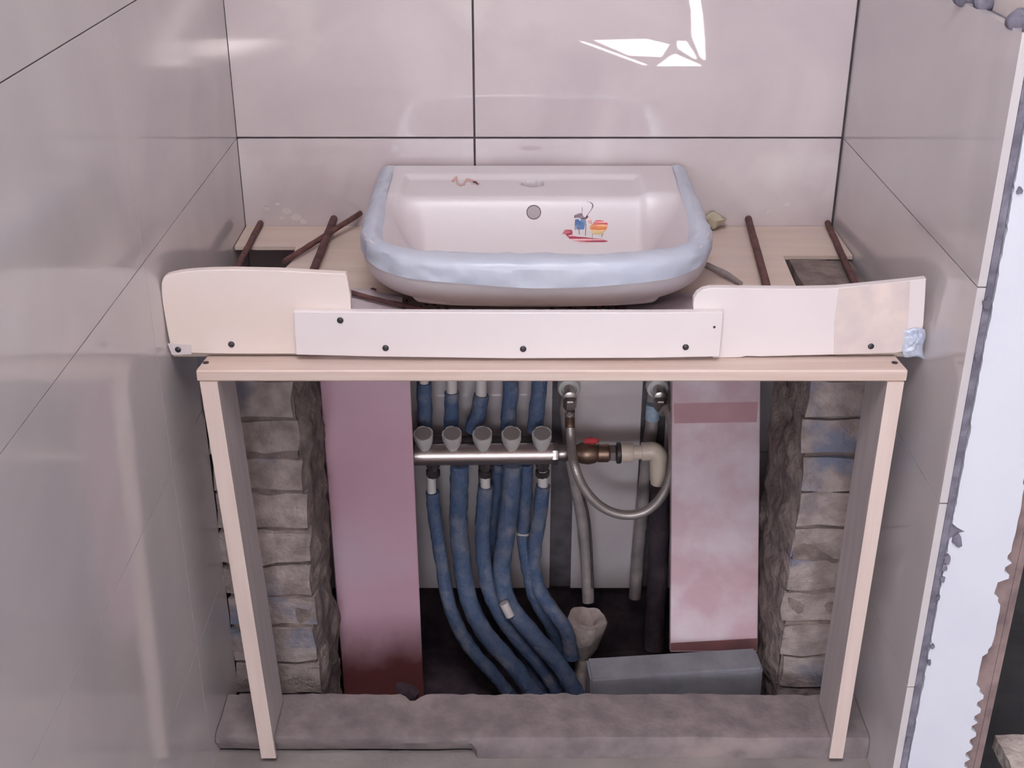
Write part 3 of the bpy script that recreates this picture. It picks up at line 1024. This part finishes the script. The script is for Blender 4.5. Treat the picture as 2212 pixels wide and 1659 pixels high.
# ------------------------------------------------------------------ pink boards in the niche
def slant_board(p_top, p_bot, width_top, width_bot, yaw, th, label, mk, edge):
    """a board given by the left edges of its top and bottom"""
    t = thing('pink_board', label, 'board', p_bot, 'pink boards holding up the plywood')
    d = Vector((math.cos(yaw), math.sin(yaw), 0))
    a, b = Vector(p_top), Vector(p_bot)
    c, e = b + d * width_bot, a + d * width_top
    nrm = (c - b).cross(a - b).normalized()
    if nrm.y > 0: nrm = -nrm
    vs = [tuple(p) for p in (a, b, c, e)] + [tuple(p - nrm * th) for p in (a, b, c, e)]
    fs = [[0, 1, 2, 3], [7, 6, 5, 4], [0, 4, 5, 1], [1, 5, 6, 2], [2, 6, 7, 3], [3, 7, 4, 0]]
    bm = bmesh.new()
    bv = [bm.verts.new(v) for v in vs]
    for f in fs: bm.faces.new([bv[i] for i in f])
    bmesh.ops.bevel(bm, geom=bm.edges[:], offset=0.0012, segments=1, affect='EDGES')
    v2, f2 = from_bm(bm)
    new_obj('panel', v2, f2, mk, parent=t)
    return t, a, b, c, e, nrm
aL = aY(682, 820, 1.800); bL = aY(738, 1490, 1.800)
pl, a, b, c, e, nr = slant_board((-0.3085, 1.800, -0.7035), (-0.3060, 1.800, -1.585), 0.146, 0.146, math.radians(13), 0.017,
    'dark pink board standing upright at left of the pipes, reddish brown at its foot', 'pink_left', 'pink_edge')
tR_ = (0.2655, 1.955, -0.7035); bR_ = (0.2680, 1.700, -1.340)
pr, a, b, c, e, nr = slant_board(tR_, bR_, 0.148, 0.148, 0.0, 0.017,
    'light pink board leaning at right of the hose, with white smears and a darker band', 'pink_right', 'pink_edge')
q = lambda s, f: a + (e - a) * s + (b - a) * f + nr * 0.0006
def frac(py):          # fraction down the board at which a line of sight meets it
    r = Vector(ray(1540, py)); t = (a.dot(nr)) / r.dot(nr); p = r * t
    return (p.z - a.z) / (b.z - a.z)
f0, f1 = frac(871), frac(914)
new_obj('dark_band', [tuple(q(0.02, f0)), tuple(q(0.97, f0 - 0.004)), tuple(q(0.96, f1 - 0.003)), tuple(q(0.03, f1))], [[0, 1, 2, 3]], 'pink_band', parent=pr)
f0 = frac(1378)
new_obj('dark_band', [tuple(q(0.005, f0 + 0.012)), tuple(q(0.995, f0)), tuple(q(0.995, 0.996)), tuple(q(0.005, 0.996))], [[0, 1, 2, 3]], 'red_rust', parent=pr)

# grey block that carries the right pink board
bm = bmesh.new()
bmesh.ops.create_cube(bm, size=1)
for v in bm.verts:
    v.co = Vector((v.co.x * 0.283, v.co.y * 0.056, v.co.z * 0.25))
bmesh.ops.bevel(bm, geom=bm.edges[:], offset=0.004, segments=2, affect='EDGES')
mt = Matrix.Translation((0.268, 1.637, -1.437)) @ Matrix.Rotation(math.radians(4.0), 4, 'Z') @ Matrix.Rotation(math.radians(-1.2), 4, 'Y')
bmesh.ops.transform(bm, matrix=mt, verts=bm.verts)
tag(new_obj('concrete_block', *from_bm(bm), 'grey_block', smooth=30), 'smooth grey concrete block lying behind the kerb under the right pink board', 'block')

# ------------------------------------------------------------------ pipes, manifold, valves
YM = 1.905
def pxp(pts, Y):
    """points (x, y) or (x, y, depth) to a path"""
    return [aY(p[0], p[1], p[2] if len(p) > 2 else Y) for p in pts]
tm = thing('pipe_manifold', 'chrome pipe manifold with five pale knobs across the blue pipes', 'manifold', (aY(1050, 980, YM)[0], YM, aY(1050, 1000, YM)[2]))
p0, p1 = aY(893, 982, YM), aY(1196, 979, YM)
vs, fs, uv = tube([p0, p1], 0.0190, n=28, sub=6)
new_obj('chrome_bar', vs, fs, 'chrome', parent=tm, smooth=50)
for x, Yk in ((889, YM), (1198, YM)):
    cc = aY(x, 980, Yk)
    new_obj('end_cap', *lathe([(0.0195, -0.006), (0.0205, -0.004), (0.0205, 0.004), (0.0195, 0.006)], cc, (1, 0, 0), n=8), 'dark_metal' if x < 1000 else 'steel', parent=tm, smooth=30)
vs, fs, uv = tube([aY(893, 957, YM + 0.028), aY(1196, 955, YM + 0.028)], 0.014, n=18, sub=4)
new_obj('rear_bar', vs, fs, 'dark_metal', parent=tm, smooth=50)
for x in (917, 978, 1043, 1105, 1170):
    basep = Vector(aY(x, 966, YM - 0.006))
    ax = Vector((0, -0.42, 1)).normalized()
    vf = lathe([(0.0095, 0.0), (0.0118, 0.005), (0.0140, 0.012), (0.0168, 0.024), (0.0176, 0.034), (0.0170, 0.0385)], basep, ax, n=20)
    # fluted grip
    out = []
    for i, v in enumerate(vf[0]):
        k = i % 20
        p = Vector(v); cpt = basep + ax * (p - basep).dot(ax)
        out.append(tuple(cpt + (p - cpt) * (1.0 if k % 4 else 0.90)))
    kb = new_obj('knob', out, vf[1], 'knob', parent=tm, smooth=45)
    new_obj('knob_cap', *lathe([(0.0001, 0.0390), (0.0142, 0.0390), (0.0152, 0.0378)], basep, ax, n=20), 'knob_top', parent=kb)
    for dz, rr in ((0.0, 0.0105), ):
        pass
for x in (935, 990, 1048, 1103, 1172):
    cc = aY(x, 1000, YM)
    nu = lathe([(0.0115, -0.026), (0.0125, -0.024), (0.0125, -0.014), (0.0100, -0.013), (0.0100, -0.008), (0.0120, -0.007), (0.0120, 0.006)], cc, (0, 0, 1), n=8)
    new_obj('nut', *nu, 'dark_metal', parent=tm, smooth=30)

def pipe(pts, Y, r, label, group, stubs=(), m='blue', n=14, wob=0.0022):
    path = pxp(pts, Y)
    t = thing('blue_pipe', label, 'pipe', path[-1] if path[-1][2] < path[0][2] else path[0], group)
    vs, fs, uv = tube(path, r, n=n, sub=10, wob=wob, wscale=60)
    new_obj('sleeve', vs, fs, m, parent=t, smooth=60)
    for s, rs in stubs:
        vs, fs, uv = tube(pxp(s, Y), rs, n=14, sub=4)
        new_obj('bare_pipe', vs, fs, 'white_pipe', parent=t, smooth=50)
    return t
G1, G2 = 'blue pipes above the manifold', 'blue pipes below the manifold'
YU = YM + 0.040
pipe([(916, 826), (917, 870), (917, 925)], YU, 0.0128, 'leftmost blue pipe above the manifold, upright', G1, [([(916, 760), (916, 829)], 0.0085)])
pipe([(976, 846), (976, 890), (974, 930)], YU, 0.0128, 'second blue pipe above the manifold, with a bare white end', G1, [([(976, 760), (976, 850)], 0.0095)])
pipe([(1040, 852), (1034, 890), (1018, 930)], YU, 0.0142, 'middle blue pipe above the manifold, slanting, with a bare white end', G1, [([(1039, 760), (1039, 856)], 0.0098)])
pipe([(1104, 818), (1101, 870), (1096, 930)], YU, 0.0138, 'fourth blue pipe above the manifold from the left', G1, [([(1104, 750), (1104, 824)], 0.0085)])
pipe([(1168, 770), (1164, 850), (1154, 930)], YU, 0.0140, 'rightmost blue pipe above the manifold, next to the dark slot', G1)

YP = YM
pipe([(934, 1062), (940, 1120), (955, 1220, YP - .01), (972, 1310, YP - .03), (1010, 1390, YP - .05), (1070, 1460, YP - .05), (1120, 1520, YP - .04)], YP, 0.0125,
     'leftmost blue pipe below the manifold, with a short bare white neck', G2, [([(931, 1015), (933, 1068)], 0.0080)])
pipe([(992, 1003), (992, 1060), (990, 1130), (998, 1210, YP - .015), (1014, 1300, YP - .04), (1050, 1370, YP - .06), (1110, 1440, YP - .07), (1170, 1520, YP - .06)], YP - 0.004, 0.0165,
     'thick blue pipe below the second knob, curving to the right', G2)
pipe([(1049, 1050), (1043, 1130), (1046, 1220, YP - .012), (1066, 1300, YP - .03), (1110, 1370, YP - .05), (1170, 1440, YP - .055), (1215, 1510, YP - .05)], YP, 0.0138,
     'blue pipe below the middle knob, with a short bare white neck', G2, [([(1048, 1015), (1049, 1058)], 0.0090)])
tp = pipe([(1108, 1003), (1102, 1080), (1092, 1160), (1084, 1230, YP - .015), (1098, 1300, YP - .04), (1150, 1370, YP - .07), (1210, 1440, YP - .08), (1250, 1510, YP - .08)], YP - 0.012, 0.0165,
     'thick blue pipe below the fourth knob, with a white mark near the bottom', G2)
vs, fs, uv = tube([aY(1088, 1302, YP - 0.066), aY(1102, 1330, YP - 0.070)], 0.0085, n=12, sub=3)
new_obj('bare_pipe', vs, fs, 'white_pipe', parent=tp, smooth=50)
pipe([(1136, 1000), (1134, 1080), (1130, 1146), (1138, 1210, YP), (1156, 1290, YP - .01), (1190, 1350, YP - 0.02), (1225, 1420, YP - 0.02)], YP + 0.022, 0.0130,
     'blue pipe just left of the last one, with a small white ring', G2, [([(1131, 1146), (1131, 1160)], 0.0137)])
pipe([(1173, 1048), (1166, 1110), (1154, 1190), (1158, 1255, YP - .01), (1188, 1310, YP - .04), (1222, 1360, YP - .06), (1236, 1420, YP - .06)], YP - 0.002, 0.0132,
     'rightmost blue pipe below the manifold, with a bare cream neck', G2, [([(1172, 1015), (1173, 1056)], 0.0092)])
pipe([(1078, 1000), (1070, 1080), (1056, 1180), (1060, 1260, YP + .02), (1090, 1340, YP - .0), (1140, 1420, YP - .02), (1180, 1500, YP - .03)], YP + 0.045, 0.0120,
     'dusky blue pipe behind the pipes of the middle and fourth knob', G2)

# ball valve with red handle, couplings
tv = thing('ball_valve', 'brass ball valve with a red handle right of the manifold', 'valve', aY(1285, 1000, YM))
cv = lambda x, y=978, Y=YM: aY(x, y, Y)
new_obj('coupling', *lathe([(0.0135, 0), (0.0150, 0.003), (0.0150, 0.016), (0.0135, 0.019)], cv(1203), (1, 0, 0), n=12), 'steel', parent=tv, smooth=30)
new_obj('body', *lathe([(0.0120, 0.0), (0.0120, 0.008), (0.0150, 0.009), (0.0150, 0.020), (0.0185, 0.026), (0.0205, 0.038), (0.0185, 0.050), (0.0150, 0.056), (0.0165, 0.057), (0.0165, 0.074), (0.0140, 0.076)], cv(1222), (1, 0, 0), n=16), 'brass', parent=tv, smooth=30)
hb = Vector(cv(1277, 955))
hd = new_obj('handle', *merge(lathe([(0.0045, -0.006), (0.0045, 0.010)], hb, (0, -0.5, 1), n=10),
     lumpy(box(hb.x - 0.013, hb.x + 0.013, hb.y - 0.014, hb.y - 0.006, hb.z + 0.004, hb.z + 0.013, 0.002), 0.002, 80)), 'red', parent=tv, smooth=30)
hd['label'] = 'red butterfly handle'
new_obj('nut', *lathe([(0.0145, 0), (0.0160, 0.002), (0.0160, 0.010), (0.0145, 0.012)], cv(1316), (1, 0, 0), n=6), 'steel', parent=tv)
new_obj('nut', *lathe([(0.0185, 0), (0.0190, 0.002), (0.0190, 0.006), (0.0170, 0.008)], cv(1332), (1, 0, 0), n=20), 'dark_metal', parent=tv, smooth=30)
# cream elbow
te = thing('plastic_elbow', 'cream plastic pipe elbow right of the ball valve, turning downwards', 'pipe fitting', aY(1425, 1040, YM))
new_obj('collar', *lathe([(0.0165, 0), (0.0170, 0.002), (0.0170, 0.022), (0.0155, 0.024)], cv(1338, 977), (1, 0, 0), n=20), 'cream_pipe', parent=te, smooth=40)
vs, fs, uv = tube([cv(1364, 977), cv(1395, 976)], 0.0125, n=16, sub=2)
new_obj('neck', vs, fs, 'cream_pipe', parent=te, smooth=50)
e0, e1, e2, e3, e4 = Vector(cv(1386, 975)), Vector(cv(1412, 974)), Vector(cv(1422, 985)), Vector(cv(1423, 1000)), Vector(cv(1424, 1042))
vs, fs, uv = tube([e0, e0 + (e1 - e0) * .5, e1, e2, e3, e4], lambda t: 0.0162 if t < 0.99 else 0.0155, n=18, sub=5)
new_obj('elbow', vs, fs, 'cream_pipe', parent=te, smooth=50)

# wall outlets
def outlet(x, y, label):
    c0 = Vector(aY(x, y, 1.985))
    t = thing('water_outlet', label, 'valve', (c0.x, 1.985, c0.z), 'water outlets in the niche wall')
    new_obj('rosette', *lathe([(0.0205, -0.014), (0.0205, 0.0), (0.0185, 0.005), (0.0135, 0.007), (0.0125, 0.004)], c0, (0, -1, 0), n=28), 'knob', parent=t, smooth=40)
    new_obj('spigot', *lathe([(0.0095, 0), (0.0095, 0.028), (0.012, 0.029), (0.012, 0.040), (0.010, 0.041)], c0, (0, -1, 0), n=12), 'steel', parent=t, smooth=30)
    new_obj('nut', *lathe([(0.0095, 0.006), (0.0115, 0.004), (0.0115, -0.014), (0.0095, -0.018)], c0 + Vector((0, -0.042, -0.004)), (0, -0.25, 1), n=6), 'steel', parent=t)
    return c0
o1 = outlet(1229, 838, 'round metal water outlet at left, over the dark slot, with a hose attached')
o2 = outlet(1421, 838, 'round metal water outlet at right, beside the pink board, with a hose attached')
th_ = thing('braided_hose', 'braided steel hose hanging in a loop between the two water outlets', 'hose', aY(1350, 1112, 1.87))
path = [tuple(o1 + Vector((0, -0.048, -0.026)))] + pxp([(1231, 905, 1.93), (1233, 950, 1.915), (1241, 1005, 1.870), (1264, 1058, 1.862), (1302, 1096, 1.860), (1350, 1112, 1.860), (1398, 1102, 1.860), (1435, 1062, 1.862), (1453, 1000, 1.868), (1453, 930, 1.89), (1443, 885, 1.915)], 1.87) + [tuple(o2 + Vector((0.006, -0.048, -0.024)))]
vs, fs, uv = tube(path, 0.0084, n=14, sub=12)
new_obj('hose', vs, fs, 'braid', parent=th_, smooth=60, uvs=uv)
for P, D in ((path[0], Vector(path[1]) - Vector(path[0])), (path[-1], Vector(path[-2]) - Vector(path[-1]))):
    new_obj('ferrule', *lathe([(0.0085, 0), (0.0088, 0.003), (0.0088, 0.024), (0.0080, 0.026)], P, D, n=14), 'brass' if P is path[0] else 'steel', parent=th_, smooth=40)

# grey pipes standing in the slots
t1 = thing('grey_pipe', 'dusty grey pipe in the left slot, running down into the funnel', 'pipe', aY(1270, 1310, 1.93))
vs, fs, uv = tube([tuple(o1 + Vector((-0.002, 0.020, -0.022)))] + pxp([(1222, 900, 2.0), (1235, 1000, 1.99), (1254, 1100, 1.975), (1266, 1200, 1.955), (1271, 1300, 1.93)], 1.9), 0.0112, n=14, sub=8, wob=0.0012, wscale=50)
new_obj('tube', vs, fs, 'grey_pipe', parent=t1, smooth=60)
vs, fs, uv = tube(pxp([(1256, 1060, 1.958), (1270, 1110, 1.95), (1277, 1180, 1.94), (1280, 1270, 1.92)], 1.9), 0.0022, n=8, sub=6)
new_obj('wire', vs, fs, 'dark_metal', parent=t1, smooth=60)
t2 = thing('grey_pipe', 'dusty grey pipe in the right slot, with a pale blue label near its top', 'pipe', aY(1370, 1290, 1.98))
vs, fs, uv = tube([tuple(o2 + Vector((-0.005, 0.022, -0.022)))] + pxp([(1407, 920, 1.99), (1400, 980, 1.985), (1391, 1060, 1.985), (1383, 1140, 1.985), (1376, 1220, 1.985), (1371, 1290, 1.98)], 1.9), 0.0118, n=14, sub=8, wob=0.001, wscale=50)
new_obj('tube', vs, fs, 'grey_pipe', parent=t2, smooth=60)
la, lb = Vector(aY(1411, 872, 1.987)), Vector(aY(1409, 905, 1.987))
vs, fs, uv = tube([tuple(la), tuple(lb)], 0.0130, n=16, sub=2)
o = new_obj('label_strip', vs, fs, 'blue_label', parent=t2, smooth=60)
o['label'] = 'pale blue paper label'
# dark old drain pipe in the right slot
vs, fs, uv = tube(pxp([(1426, 1040, 1.955), (1424, 1150, 1.955), (1418, 1290, 1.94), (1412, 1400, 1.92)], 1.9), 0.0190, n=14, sub=6, wob=0.002, wscale=40)
o = new_obj('dark_pipe', vs, fs, 'soil', smooth=60)
tag(o, 'dark dirty pipe below the cream elbow, beside the leaning pink board', 'pipe')

# drain funnel smeared with mortar
c0 = Vector(aY(1268, 1345, 1.875))
vf = lathe([(0.012, -0.24), (0.013, -0.10), (0.016, -0.072), (0.024, -0.050), (0.034, -0.020), (0.038, 0.004), (0.034, 0.012), (0.022, 0.010), (0.014, 0.002), (0.012, -0.012), (0.001, -0.014)], c0, (0.05, -0.05, 1), n=22, wob=0.006)
o = new_obj('drain_funnel', *lumpy(vf, 0.004, 50, 2), 'lump', smooth=60)
tag(o, 'whitish mortar-smeared drain funnel standing in the dark pit', 'drain')
# chipped block at the bottom right, in the dark doorway
vf = lumpy(gridbox(0.735, 0.800, 1.40, 1.47, FLOOR + 0.004, FLOOR + 0.030, 0.012), 0.004, 50, 6)
tag(new_obj('concrete_chip', *vf, 'lump', smooth=40), 'chipped pale lump of concrete on the dark floor behind the wall end', 'rubble')
# rubble in the pit
for k, (px, py, Y, s, lab) in enumerate(((875, 1500, 1.66, 0.020, 'dark lump of mortar behind the kerb at the foot of the left pink board'), (1412, 1350, 1.93, 0.018, 'reddish brick fragment in the dark pit left of the leaning pink board'))):
    c = aY(px, py, Y)
    vf = lumpy(lathe([(0.001, -s), (s * .8, -s * .5), (s, 0.1 * s), (s * .7, s * .7), (0.001, s)], (c[0], c[1], c[2]), n=10), s * 0.5, 40, k)
    tag(new_obj('mortar_lump' if k == 0 else 'brick_fragment', *vf, 'soil' if k == 0 else 'mortar', smooth=50), lab, 'rubble')
